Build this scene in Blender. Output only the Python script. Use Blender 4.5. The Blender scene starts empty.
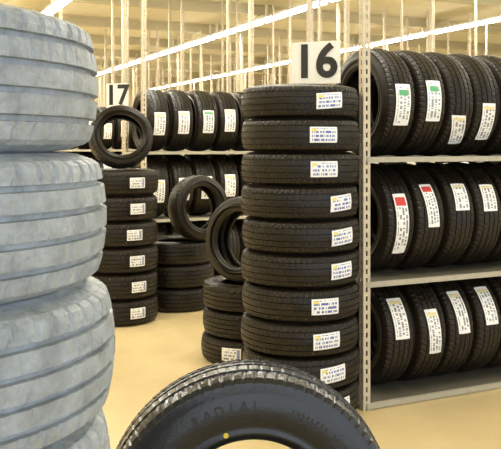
import bpy, math, random
from mathutils import Vector, Matrix
random.seed(4)
S=bpy.context.scene
S.view_settings.view_transform='Standard'
COL=S.collection
F=800.0; CAMH=1.46
PSI=math.radians(25)
U=Vector((math.cos(PSI),math.sin(PSI),0)); V=Vector((-math.sin(PSI),math.cos(PSI),0)); Z=Vector((0,0,1))
P0=Vector((0.64,4.40,0))
def W(a,v,z=0): return P0+U*a+V*v+Z*z

# ---------------- materials
def mat(name,col,rough=.6,metal=0,noise=0,nscale=8,bump=0,bscale=60,emis=None,estr=0,spec=.5):
    m=bpy.data.materials.new(name); m.use_nodes=True
    nt=m.node_tree; b=nt.nodes['Principled BSDF']
    b.inputs['Base Color'].default_value=(*col,1); b.inputs['Roughness'].default_value=rough
    b.inputs['Metallic'].default_value=metal; b.inputs['Specular IOR Level'].default_value=spec
    tc=nt.nodes.new('ShaderNodeTexCoord')
    if noise:
        n=nt.nodes.new('ShaderNodeTexNoise'); n.inputs['Scale'].default_value=nscale; n.inputs['Detail'].default_value=6; n.inputs['Roughness'].default_value=.65
        nt.links.new(tc.outputs['Object'],n.inputs['Vector'])
        r=nt.nodes.new('ShaderNodeMapRange'); r.inputs['From Min'].default_value=.3; r.inputs['From Max'].default_value=.7
        r.inputs['To Min'].default_value=1-noise; r.inputs['To Max'].default_value=1+noise
        nt.links.new(n.outputs['Fac'],r.inputs['Value'])
        mx=nt.nodes.new('ShaderNodeVectorMath'); mx.operation='SCALE'; mx.inputs[0].default_value=col
        nt.links.new(r.outputs['Result'],mx.inputs['Scale']); nt.links.new(mx.outputs['Vector'],b.inputs['Base Color'])
    if bump:
        n=nt.nodes.new('ShaderNodeTexNoise'); n.inputs['Scale'].default_value=bscale
        nt.links.new(tc.outputs['Object'],n.inputs['Vector'])
        bp=nt.nodes.new('ShaderNodeBump'); bp.inputs['Strength'].default_value=bump; bp.inputs['Distance'].default_value=.01
        nt.links.new(n.outputs['Fac'],bp.inputs['Height']); nt.links.new(bp.outputs['Normal'],b.inputs['Normal'])
    if emis:
        b.inputs['Emission Color'].default_value=(*emis,1); b.inputs['Emission Strength'].default_value=estr
    return m
M_rub=mat('tire_rubber',(.0125,.0090,.005),.40,noise=.35,nscale=5,bump=.12,bscale=90,spec=.32)
M_rubn=mat('tire_rubber_shiny',(.009,.010,.011),.30,noise=.2,nscale=6,bump=.10,bscale=120,spec=.6)
M_daylit=mat('daylit_tire_rubber',(.335,.375,.405),.5,noise=.28,nscale=24,bump=.45,bscale=70)  # near-left stack: strong daylight put into the pale base colour; noise is grime
M_letter=mat('raised_rubber_letter',(.016,.017,.02),.3)
M_post=mat('painted_steel_beige',(.56,.49,.36),.5,noise=.08)
M_beam=mat('painted_steel_grey',(.42,.39,.30),.5,noise=.1,nscale=20)
M_deck=mat('shelf_deck',(.12,.11,.08),.7)
M_sign=mat('sign_board_white',(.82,.81,.76),.5)
M_ink=mat('sign_ink_black',(.012,.011,.010),.5)
M_floor=mat('sealed_concrete_ochre',(.58,.455,.235),.35,noise=.13,nscale=1.3,bump=.03,bscale=30)
M_ceil=mat('ceiling_panel_cream',(.78,.73,.56),.8,noise=.05)
M_wall=mat('wall_cream_paint',(.78,.73,.56),.8,noise=.05)
M_joist=mat('joist_painted',(.60,.54,.37),.7)
M_tube=mat('fluorescent_tube',(1,1,.95),.5,emis=(1,.98,.9),estr=18)
M_fix=mat('fixture_housing_white',(.85,.85,.8),.5)
M_yel=mat('yellow_paint_dot',(.85,.62,.05),.5)

def label_mat(name,ink,acc,accpos):
    m=bpy.data.materials.new(name); m.use_nodes=True; nt=m.node_tree; b=nt.nodes['Principled BSDF']
    b.inputs['Roughness'].default_value=.45
    N=nt.nodes; L=nt.links
    uv=N.new('ShaderNodeUVMap'); sp=N.new('ShaderNodeSeparateXYZ'); L.new(uv.outputs['UV'],sp.inputs[0])
    def math_(op,a,bv,c=None):
        n=N.new('ShaderNodeMath'); n.operation=op
        for i,x in enumerate((a,bv,c)):
            if x is None: continue
            if isinstance(x,(int,float)): n.inputs[i].default_value=x
            else: L.new(x,n.inputs[i])
        return n.outputs[0]
    u,v=sp.outputs[0],sp.outputs[1]
    lines=math_('GREATER_THAN',math_('FRACT',math_('MULTIPLY',v,4.0),0),.40)
    cx=N.new('ShaderNodeCombineXYZ'); L.new(math_('MULTIPLY',u,20),cx.inputs[0]); L.new(math_('FLOOR',math_('MULTIPLY',v,4.0),0),cx.inputs[1])
    oi=N.new('ShaderNodeObjectInfo'); L.new(math_('MULTIPLY',oi.outputs['Random'],50),cx.inputs[2])
    nz=N.new('ShaderNodeTexNoise'); nz.inputs['Scale'].default_value=1.0; nz.inputs['Detail'].default_value=0; L.new(cx.outputs[0],nz.inputs['Vector'])
    txt=math_('MULTIPLY',lines,math_('GREATER_THAN',nz.outputs['Fac'],.48))
    ins=math_('MULTIPLY',math_('LESS_THAN',math_('ABSOLUTE',math_('SUBTRACT',u,.5),0),.43),math_('LESS_THAN',math_('ABSOLUTE',math_('SUBTRACT',v,.5),0),.40))
    txt=math_('MULTIPLY',txt,ins)
    a0,a1,b0,b1=accpos
    am=math_('MULTIPLY',math_('MULTIPLY',math_('GREATER_THAN',u,a0),math_('LESS_THAN',u,a1)),math_('MULTIPLY',math_('GREATER_THAN',v,b0),math_('LESS_THAN',v,b1)))
    m1=N.new('ShaderNodeMix'); m1.data_type='RGBA'; m1.inputs[6].default_value=(.90,.90,.90,1); m1.inputs[7].default_value=(*ink,1); L.new(txt,m1.inputs[0])
    m2=N.new('ShaderNodeMix'); m2.data_type='RGBA'; L.new(m1.outputs[2],m2.inputs[6]); m2.inputs[7].default_value=(*acc,1); L.new(am,m2.inputs[0])
    L.new(m2.outputs[2],b.inputs['Base Color'])
    return m
LM=[label_mat('paper_label_blue',(.10,.16,.45),(.80,.66,.15),(.06,.24,.70,.88)),
    label_mat('paper_label_red',(.25,.25,.28),(.65,.05,.04),(.80,.94,.1,.9)),
    label_mat('paper_label_green',(.18,.24,.22),(.10,.35,.16),(.84,.93,.1,.9)),
    label_mat('paper_label_grey',(.25,.25,.27),(.80,.70,.35),(.84,.92,.1,.9)),
    label_mat('paper_label_film',(.30,.33,.33),(.10,.40,.18),(.72,.86,.2,.8)),
    label_mat('paper_label_small',(.2,.22,.3),(.25,.30,.5),(.80,.94,.1,.9))]

# ---------------- mesh helpers
def newobj(name,me,parent=None,mats=()):
    o=bpy.data.objects.new(name,me); COL.objects.link(o)
    if parent: o.parent=parent
    for m in mats:
        if me.materials.find(m.name)<0: me.materials.append(m)
    return o
def empty(name,loc=(0,0,0)):
    o=bpy.data.objects.new(name,None); COL.objects.link(o); o.location=loc; o.empty_display_size=.1
    return o
def boxgeo(vs,fs,pts8):
    n=len(vs); vs+= [tuple(p) for p in pts8]
    fs+=[(n,n+3,n+2,n+1),(n+4,n+5,n+6,n+7),(n,n+1,n+5,n+4),(n+1,n+2,n+6,n+5),(n+2,n+3,n+7,n+6),(n+3,n,n+4,n+7)]
def boxl(vs,fs,x0,x1,y0,y1,z0,z1):
    boxgeo(vs,fs,[(x0,y0,z0),(x1,y0,z0),(x1,y1,z0),(x0,y1,z0),(x0,y0,z1),(x1,y0,z1),(x1,y1,z1),(x0,y1,z1)])
def mesh(name,vs,fs):
    me=bpy.data.meshes.new(name); me.from_pydata(vs,[],fs); me.update(); return me
RACK=Matrix((( U.x,V.x,0,0),(U.y,V.y,0,0),(0,0,1,0),(0,0,0,1)))
def rackbox(name,a0,a1,v0,v1,z0,z1,m,parent=None):
    vs=[];fs=[]; boxl(vs,fs,a0,a1,v0,v1,z0,z1)
    vs=[tuple(P0+U*p[0]+V*p[1]+Z*p[2]) for p in vs]
    return newobj(name,mesh(name,vs,fs),parent,[m])

# ---------------- tire
def crown(z,R,t): return R-.012*(z/t)**2
def tire_mesh(name,R,Wd,rim,nseg,k,m,grv=(.20,.62),ghw=.055,gd=.009,sd=.0065,sc=.004):
    t=.41*Wd; h=[]  # (r,z,sipe,smooth)
    h.append((crown(0,R,t),0,0,0))
    hw=ghw*t
    for gi,g in enumerate((grv[0]*t,grv[1]*t)):
        h.append((crown(g-hw,R,t),g-hw,1+gi,0)); h.append((crown(g,R,t)-gd,g-hw+.0012,0,0))
        h.append((crown(g,R,t)-gd,g+hw-.0012,0,0)); h.append((crown(g+hw,R,t),g+hw,2+gi,0))
    h.append((crown(.85*t,R,t),.85*t,4,0)); h.append((crown(t,R,t)-.001,t,4,0)); h.append((R-.024,t+.035*Wd,4,0))
    h.append((R-.027,t+.037*Wd,0,1))
    h.append((R-.045,.478*Wd,0,1)); h.append((R-.048,.484*Wd,0,1))
    mid=(R+rim)/2
    h+= [(R-.075,.497*Wd,0,1),(mid,.5*Wd,0,1),(mid-.012,.498*Wd,0,1),(rim+.045,.485*Wd,0,1),(rim+.040,.47*Wd,0,1),(rim+.027,.462*Wd,0,1),(rim+.024,.475*Wd,0,1),(rim+.018,.475*Wd,0,1),(rim+.012,.44*Wd,0,1),(rim+.004,.42*Wd,0,1),(rim,.39*Wd,0,1),(rim,.33*Wd,0,1),(rim+.012,.315*Wd,0,1),(rim+.04,.40*Wd,0,1),(mid,.44*Wd,0,1),(R-.045,.42*Wd,0,1),(R-.022,t*.85,0,1)]
    h.append((R-.020,0,0,1))
    full=h+[(r,-z,s,sm) for (r,z,s,sm) in reversed(h[1:-1])]
    n=len(full); vs=[];fs=[]
    for i in range(nseg):
        a=2*math.pi*i/nseg; c,s_=math.cos(a),math.sin(a)
        for (r,z,sp,sm) in full:
            if sp:
                off={1:2,2:0,3:3,4:1}.get(sp,0)
                if z<0: off+=k//2
                if (i+off)%k==0: r-=sd if sp>=3 else sc
            vs.append((r*c,r*s_,z))
    sm=[]
    for i in range(nseg):
        j=(i+1)%nseg
        for q in range(n):
            q2=(q+1)%n
            fs.append((i*n+q,j*n+q,j*n+q2,i*n+q2)); sm.append(bool(full[q][3] and full[q2][3]))
    me=mesh(name,vs,fs); me.polygons.foreach_set('use_smooth',sm); me.materials.append(m); me.update()
    return me
def label_mesh(name,R,Wd,L,lw,m,zc=0,skew=0):
    t=.41*Wd; vs=[];fs=[];uvs=[]; nu,nv=14,5
    for i in range(nu+1):
        for j in range(nv+1):
            z=zc+lw*(j/nv-.5)+skew*(i/nu-.5); a=(L/R)*(i/nu-.5)
            r=crown(z,R,t)+.0025
            vs.append((r*math.cos(a),r*math.sin(a),z)); uvs.append((i/nu,j/nv))
    for i in range(nu):
        for j in range(nv):
            a=i*(nv+1)+j; fs.append((a,a+nv+1,a+nv+2,a+1))
    me=mesh(name,vs,fs); uvl=me.uv_layers.new(name='UVMap')
    for p in me.polygons:
        p.use_smooth=True
        for li in p.loop_indices: uvl.data[li].uv=uvs[me.loops[li].vertex_index]
    me.materials.append(m); return me
def orient(zd,xd,loc):
    zd=Vector(zd).normalized(); xd=Vector(xd); xd=(xd-zd*xd.dot(zd)).normalized(); yd=zd.cross(xd)
    M=Matrix((( xd.x,yd.x,zd.x,loc[0]),(xd.y,yd.y,zd.y,loc[1]),(xd.z,yd.z,zd.z,loc[2]),(0,0,0,1))); return M
def place(o,M,parent=None):
    # basis relative to an unrotated empty parent
    if parent:
        o.parent=parent; M=Matrix.Translation(-Vector(parent.location))@M
    o.matrix_basis=M
sub=dict(ghw=.035,gd=.007,sd=.0035,sc=.002)
T_main=tire_mesh('tire_main',.325,.178,.20,260,4,M_rub,grv=(.24,.66),**sub)
T_mid=tire_mesh('tire_mid',.325,.205,.20,180,4,M_rub,**sub)
T_low=tire_mesh('tire_low',.325,.178,.20,180,4,M_rub,**sub)
T_lean=tire_mesh('tire_lean',.29,.185,.185,180,4,M_rub,**sub)
T_top=tire_mesh('tire_top',.265,.175,.175,180,4,M_rub,**sub)
T_shelf=tire_mesh('tire_shelf',.325,.205,.20,240,4,M_rub,**sub)
T_far=tire_mesh('tire_far',.33,.24,.20,96,4,M_rub,**sub)
T_fg=tire_mesh('tire_fg',.358,.215,.198,420,5,M_rubn,grv=(.16,.60),ghw=.07,gd=.009,sd=.003,sc=.0015)
T_daylit=tire_mesh('tire_daylit',.34,.207,.21,360,6,M_daylit,grv=(.22,.66),ghw=.06,gd=.010,sd=.004,sc=.002)
L_main=[label_mesh('label_main_%d'%i,.325,.178,.155,.082,LM[0],0,s) for i,s in enumerate((.0,.012,.006))]
L_shelf=[label_mesh('label_shelf_%d'%i,.325,.205,ln,lw,LM[k],0,sk) for i,(ln,lw,k,sk) in enumerate([(.24,.10,4,0),(.24,.095,3,.01),(.36,.085,1,.01),(.26,.085,3,.02),(.17,.10,3,-.01),(.20,.10,3,.05),(.26,.08,1,.02)])]
L_far=[label_mesh('label_far_%d'%i,.33,.24,.24,.12,LM[k]) for i,k in enumerate((3,2,3))]

def stack(x,y,n,pitch,tm,labels=None,lmesh=None,jit=.006,offs=None):
    e=empty('tire_stack',(x,y,0))
    for i in range(n):          # i=0 top
        z=(n-1-i)*pitch+pitch/2
        ox=random.uniform(-jit,jit); oy=random.uniform(-jit,jit)
        if offs and i<len(offs): ox=offs[i]
        th=math.radians(labels[i] if labels else random.uniform(0,360))
        M=orient((0,0,1),(math.sin(th),-math.cos(th),0),(x+ox,y+oy,z))
        o=newobj('tire_%d'%(i+1),tm); place(o,M,e)
        if lmesh:
            l=newobj('label_%d'%(i+1),random.choice(lmesh) if len(lmesh)>1 else lmesh[0]); place(l,M,e)
    return e
stack(.275,4.44,10,.178,T_main,[25.6,19,20,40,40,41,20,23,28,38],L_main)
stack(-.57,1.25,8,.207,T_daylit,None,None,.0,[-.014,0,.014,.008,0,.01,0,0])
L_a=label_mesh('label_small',.325,.205,.135,.085,LM[5])
stack(-1.10,6.70,6,.210,T_mid,[36,38,33,36,40,37],[L_a])
stack(-.66,7.25,3,.205,T_mid,[200,210,100],None)
stack(-.01,5.53,3,.178,T_low,[-100,170,-20],[L_a])

def lone(loc,zd,xd,tm,lm=None,nm='car_tire'):
    e=empty(nm,loc); M=orient(zd,xd,loc)
    o=newobj('tire_body',tm); place(o,M,e)
    if lm: l=newobj('paper_label',lm); place(l,M,e)
    return e,M
L_lean=label_mesh('label_lean',.29,.185,.17,.10,LM[3])
lone((-1.07,6.60,1.26+.267),(.25,-.93,.30),(.8,.2,-.2),T_top)
lone((-.46,7.10,.615+.288),(.62,-.78,.12),(.72,.45,.35),T_lean,L_lean)
lone((-.045,5.42,.534+.288),(-.62,-.78,.10),(.75,-.5,.1),T_lean,L_lean)
# foreground tire + the one it stands on
stack(.0,1.97,1,.206,tire_mesh('tire_base',.345,.206,.215,160,5,M_rubn))
fg_loc=(-.006,1.965,.206+.358)
e,M=lone(fg_loc,(.10,-.99,.03),(1,0,0),T_fg)
dot=[];df=[]
r0,a0=.224,math.radians(106)
cx,cy=r0*math.cos(a0),r0*math.sin(a0)
for j,zz in enumerate((.094,.1033)):
    for i in range(20):
        a=2*math.pi*i/20; dot.append((cx+.006*math.cos(a),cy+.006*math.sin(a),zz))
df=[tuple(range(20,40))]+[(i,(i+1)%20,20+(i+1)%20,20+i) for i in range(20)]
o=newobj('yellow_balance_dot',mesh('dot',dot,df),None,[M_yel]); place(o,M,e)
def ringtext(txt,rad,size,astart,step,zz):
    for i,ch in enumerate(txt):
        if ch==' ': continue
        c=bpy.data.curves.new('letter','FONT'); c.body=ch; c.size=size; c.extrude=.0010; c.align_x='CENTER'; c.align_y='CENTER'; c.offset=.0004
        c.materials.append(M_letter)
        o=bpy.data.objects.new('sidewall_letter_%d'%i,c); COL.objects.link(o)
        a=math.radians(astart-step*i)
        Ml=M@Matrix.Translation((rad*math.cos(a),rad*math.sin(a),zz))@Matrix.Rotation(a-math.pi/2,4,'Z')
        place(o,Ml,e)
ringtext('RADIAL',.282,.032,118,6.0,.1072)
ringtext('TUBELESS STEEL BELTED',.282,.013,70,2.6,.1072)

# ---------------- shelving
def post_mesh(H):
    vs=[];fs=[]; w=.045; th=.003; hw=.011; p=.05; sl=.028
    for ax in (0,1):
        def bx(a0,a1,z0,z1):
            if ax==0: boxl(vs,fs,a0,a1,0,th,z0,z1)
            else: boxl(vs,fs,0,th,a0,a1,z0,z1)
        c=w/2
        bx(0 if ax==0 else th,c-hw/2,0,H); bx(c+hw/2,w,0,H)
        n=int(H/p)
        for i in range(n): bx(c-hw/2,c+hw/2,i*p+sl,(i+1)*p)
    return mesh('slotted_angle_post',vs,fs)
PM=post_mesh(3.9); PM.materials.append(M_post)
SHZ=[.03,.70,1.39]
def rack(vo,bays,bay,levels=SHZ,depth=.64,a0=0):
    e=empty('shelving_rack',W(a0,vo))
    for i in range(bays+1):
        for dv in (0,depth):
            o=newobj('upright_post_%d_%s'%(i,'front' if dv==0 else 'back'),PM)
            M=Matrix.Translation(W(a0+i*bay-.0225,vo+dv))@RACK
            if dv>0: M=M@Matrix.Rotation(-math.pi/2,4,'Z')
            place(o,M,e)
    for z in levels:
        vs=[];fs=[]
        L=bays*bay
        boxl(vs,fs,0,L,-.004,0,z-.026,z+.004); boxl(vs,fs,0,L,0,.03,z-.004,z-.001)
        boxl(vs,fs,0,L,depth,depth+.004,z-.026,z+.004)
        for s_ in range(bays+1): boxl(vs,fs,s_*bay-.02,s_*bay+.02,0.01,depth-.01,z-.025,z-.005)
        o=newobj('shelf_beam',mesh('beam',vs,fs),None,[M_beam]); place(o,Matrix.Translation(W(a0,vo))@RACK,e)
        vs=[];fs=[]; boxl(vs,fs,0,L,.032,depth-.002,z-.006,z)
        o=newobj('shelf_deck',mesh('deck',vs,fs),None,[M_deck]); place(o,Matrix.Translation(W(a0,vo))@RACK,e)
    return e
def shelfrow(vo,z,a0,pitch,n,tm,R,labels,angs,depthc=.345):
    e=empty('shelved_tires',W(a0,vo,z))
    for i in range(n):
        lean=random.uniform(-.02,.02)
        ang=math.radians(angs[i] if i<len(angs) else random.uniform(-10,25))
        zd=-U+V*lean
        xd=-V*math.cos(ang)+Z*math.sin(ang)
        M=orient(zd,xd,W(a0+i*pitch,vo+depthc+random.uniform(-.012,.012),z+R))
        o=newobj('tire_%d'%(i+1),tm); place(o,M,e)
        li=labels[i] if i<len(labels) else random.choice(labels)
        if li is not None:
            l=newobj('label_%d'%(i+1),li); place(l,M,e)
rack(0,2,1.9)
LS=L_shelf
shelfrow(0,1.39,.26,.213,8,T_shelf,.325,[LS[0],LS[0],LS[5],LS[1],LS[0],LS[4],LS[1],LS[0]],[-5,0,-32,-22,10])
shelfrow(0,.70,.26,.213,8,T_shelf,.325,[LS[2],LS[6],LS[4],LS[4],LS[1],LS[4],LS[1],LS[0]],[-3,16,24,22,20])
shelfrow(0,.03,.26,.213,8,T_shelf,.325,[LS[1],LS[3],LS[3],LS[1],LS[3],LS[4],LS[1],LS[0]],[22,5,22,26,20])
rack(4.05,7,1.2)
for z in (.70,1.39):
    shelfrow(4.05,z,.17,.265,18,T_far,.33,[L_far[0],L_far[0],L_far[1],L_far[0],L_far[2]],[-8,-5,-3,0])
shelfrow(4.05,.03,.17,.265,8,T_far,.33,[None],[])
for r in range(2,7):
    rack(4.05*r,12,.95)
    if r<4:
        for z in (.70,1.39):
            shelfrow(4.05*r,z,.17,.27,16,T_far,.33,[L_far[0],L_far[1],L_far[2]],[])

# ---------------- signs
def sign(num,c,yaw,w,h):
    e=empty('aisle_sign',c)
    M=Matrix.Translation(c)@Matrix.Rotation(yaw,4,'Z')
    vs=[];fs=[]; boxl(vs,fs,-w/2,w/2,0,.006,-h/2,h/2)
    o=newobj('board',mesh('board',vs,fs),None,[M_sign]); place(o,M,e)
    t=bpy.data.curves.new('numerals','FONT'); t.body=num; t.size=h*1.10; t.extrude=.001; t.offset=h*.030; t.align_x='CENTER'; t.align_y='CENTER'
    t.materials.append(M_ink)
    o=bpy.data.objects.new('numerals',t); COL.objects.link(o)
    place(o,M@Matrix.Translation((0,-.003,0))@Matrix.Rotation(math.pi/2,4,'X'),e)
sign('16',Vector((.395,4.86,1.46+82/164)),math.radians(-22),.31,.255)
sign('17',Vector((-1.33,7.98,1.46+49/100)),math.radians(-22),.25,.25)

# ---------------- room
rackbox('floor',-7,14,-8,32,-.1,0,M_floor)
rackbox('ceiling',-7,14,-8,32,4.2,4.3,M_ceil)
rackbox('wall_back',-7,14,32,32.2,0,4.3,M_wall)
rackbox('wall_left',-7.2,-7,-8,32,0,4.3,M_wall)
rackbox('wall_right',14,14.2,-8,32,0,4.3,M_wall)
for i in range(11):
    v=2+i*2.8
    vs=[];fs=[]
    boxl(vs,fs,-6.9,13.9,v-.07,v+.07,4.17,4.2); boxl(vs,fs,-6.9,13.9,v-.012,v+.012,4.02,4.17); boxl(vs,fs,-6.9,13.9,v-.07,v+.07,3.99,4.02)
    vs=[tuple(P0+U*p[0]+V*p[1]+Z*p[2]) for p in vs]
    newobj('ceiling_beam',mesh('joist',vs,fs),None,[M_joist])
def fixrow(a):
    e=empty('fluorescent_light_fixture',W(a,0,3.9))
    vs=[];fs=[];vt=[];ft=[]
    v=-2
    while v<30:
        boxl(vs,fs,a-.10,a+.10,v,v+2.4,3.90,3.94)
        boxl(vs,fs,a-.02,a+.02,v+.1,v+.14,3.94,4.19); boxl(vs,fs,a-.02,a+.02,v+2.2,v+2.24,3.94,4.19)
        for dx in (-.055,.055):
            n0=len(vt)
            for vv in (v+.04,v+2.36):
                for q in range(8):
                    an=q*math.pi/4; vt.append((a+dx+.025*math.cos(an),vv,3.872+.025*math.sin(an)))
            for q in range(8): ft.append((n0+q,n0+(q+1)%8,n0+8+(q+1)%8,n0+8+q))
        v+=2.5
    conv=lambda L:[tuple(P0+U*p[0]+V*p[1]+Z*p[2]) for p in L]
    o=newobj('housing',mesh('housing',conv(vs),fs),None,[M_fix]); place(o,Matrix(),e)
    o=newobj('tubes',mesh('tubes',conv(vt),ft),None,[M_tube]); place(o,Matrix(),e)
    ld=bpy.data.lights.new('lamp_glow','AREA'); ld.shape='RECTANGLE'; ld.size=.2; ld.size_y=30; ld.energy=600; ld.color=(1,.94,.79)
    lo=bpy.data.objects.new('lamp_glow',ld); COL.objects.link(lo)
    place(lo,Matrix.Translation(W(a,13,3.83))@RACK,e)
for a in (-3.1,0.4,4.4,8.4): fixrow(a)

# light: daylight enters by the open shop front behind the camera
w=bpy.data.worlds.new('World'); S.world=w; w.use_nodes=True
bg=w.node_tree.nodes['Background']; bg.inputs[0].default_value=(.82,.90,1,1); bg.inputs[1].default_value=2.1

cam=bpy.data.cameras.new('camera'); co=bpy.data.objects.new('camera',cam); COL.objects.link(co)
co.location=(0,0,CAMH); co.rotation_euler=(math.pi/2,0,0)
cam.sensor_width=36; cam.lens=F/501*36; cam.shift_y=-(224.5-145)/501; cam.clip_end=100
S.camera=co
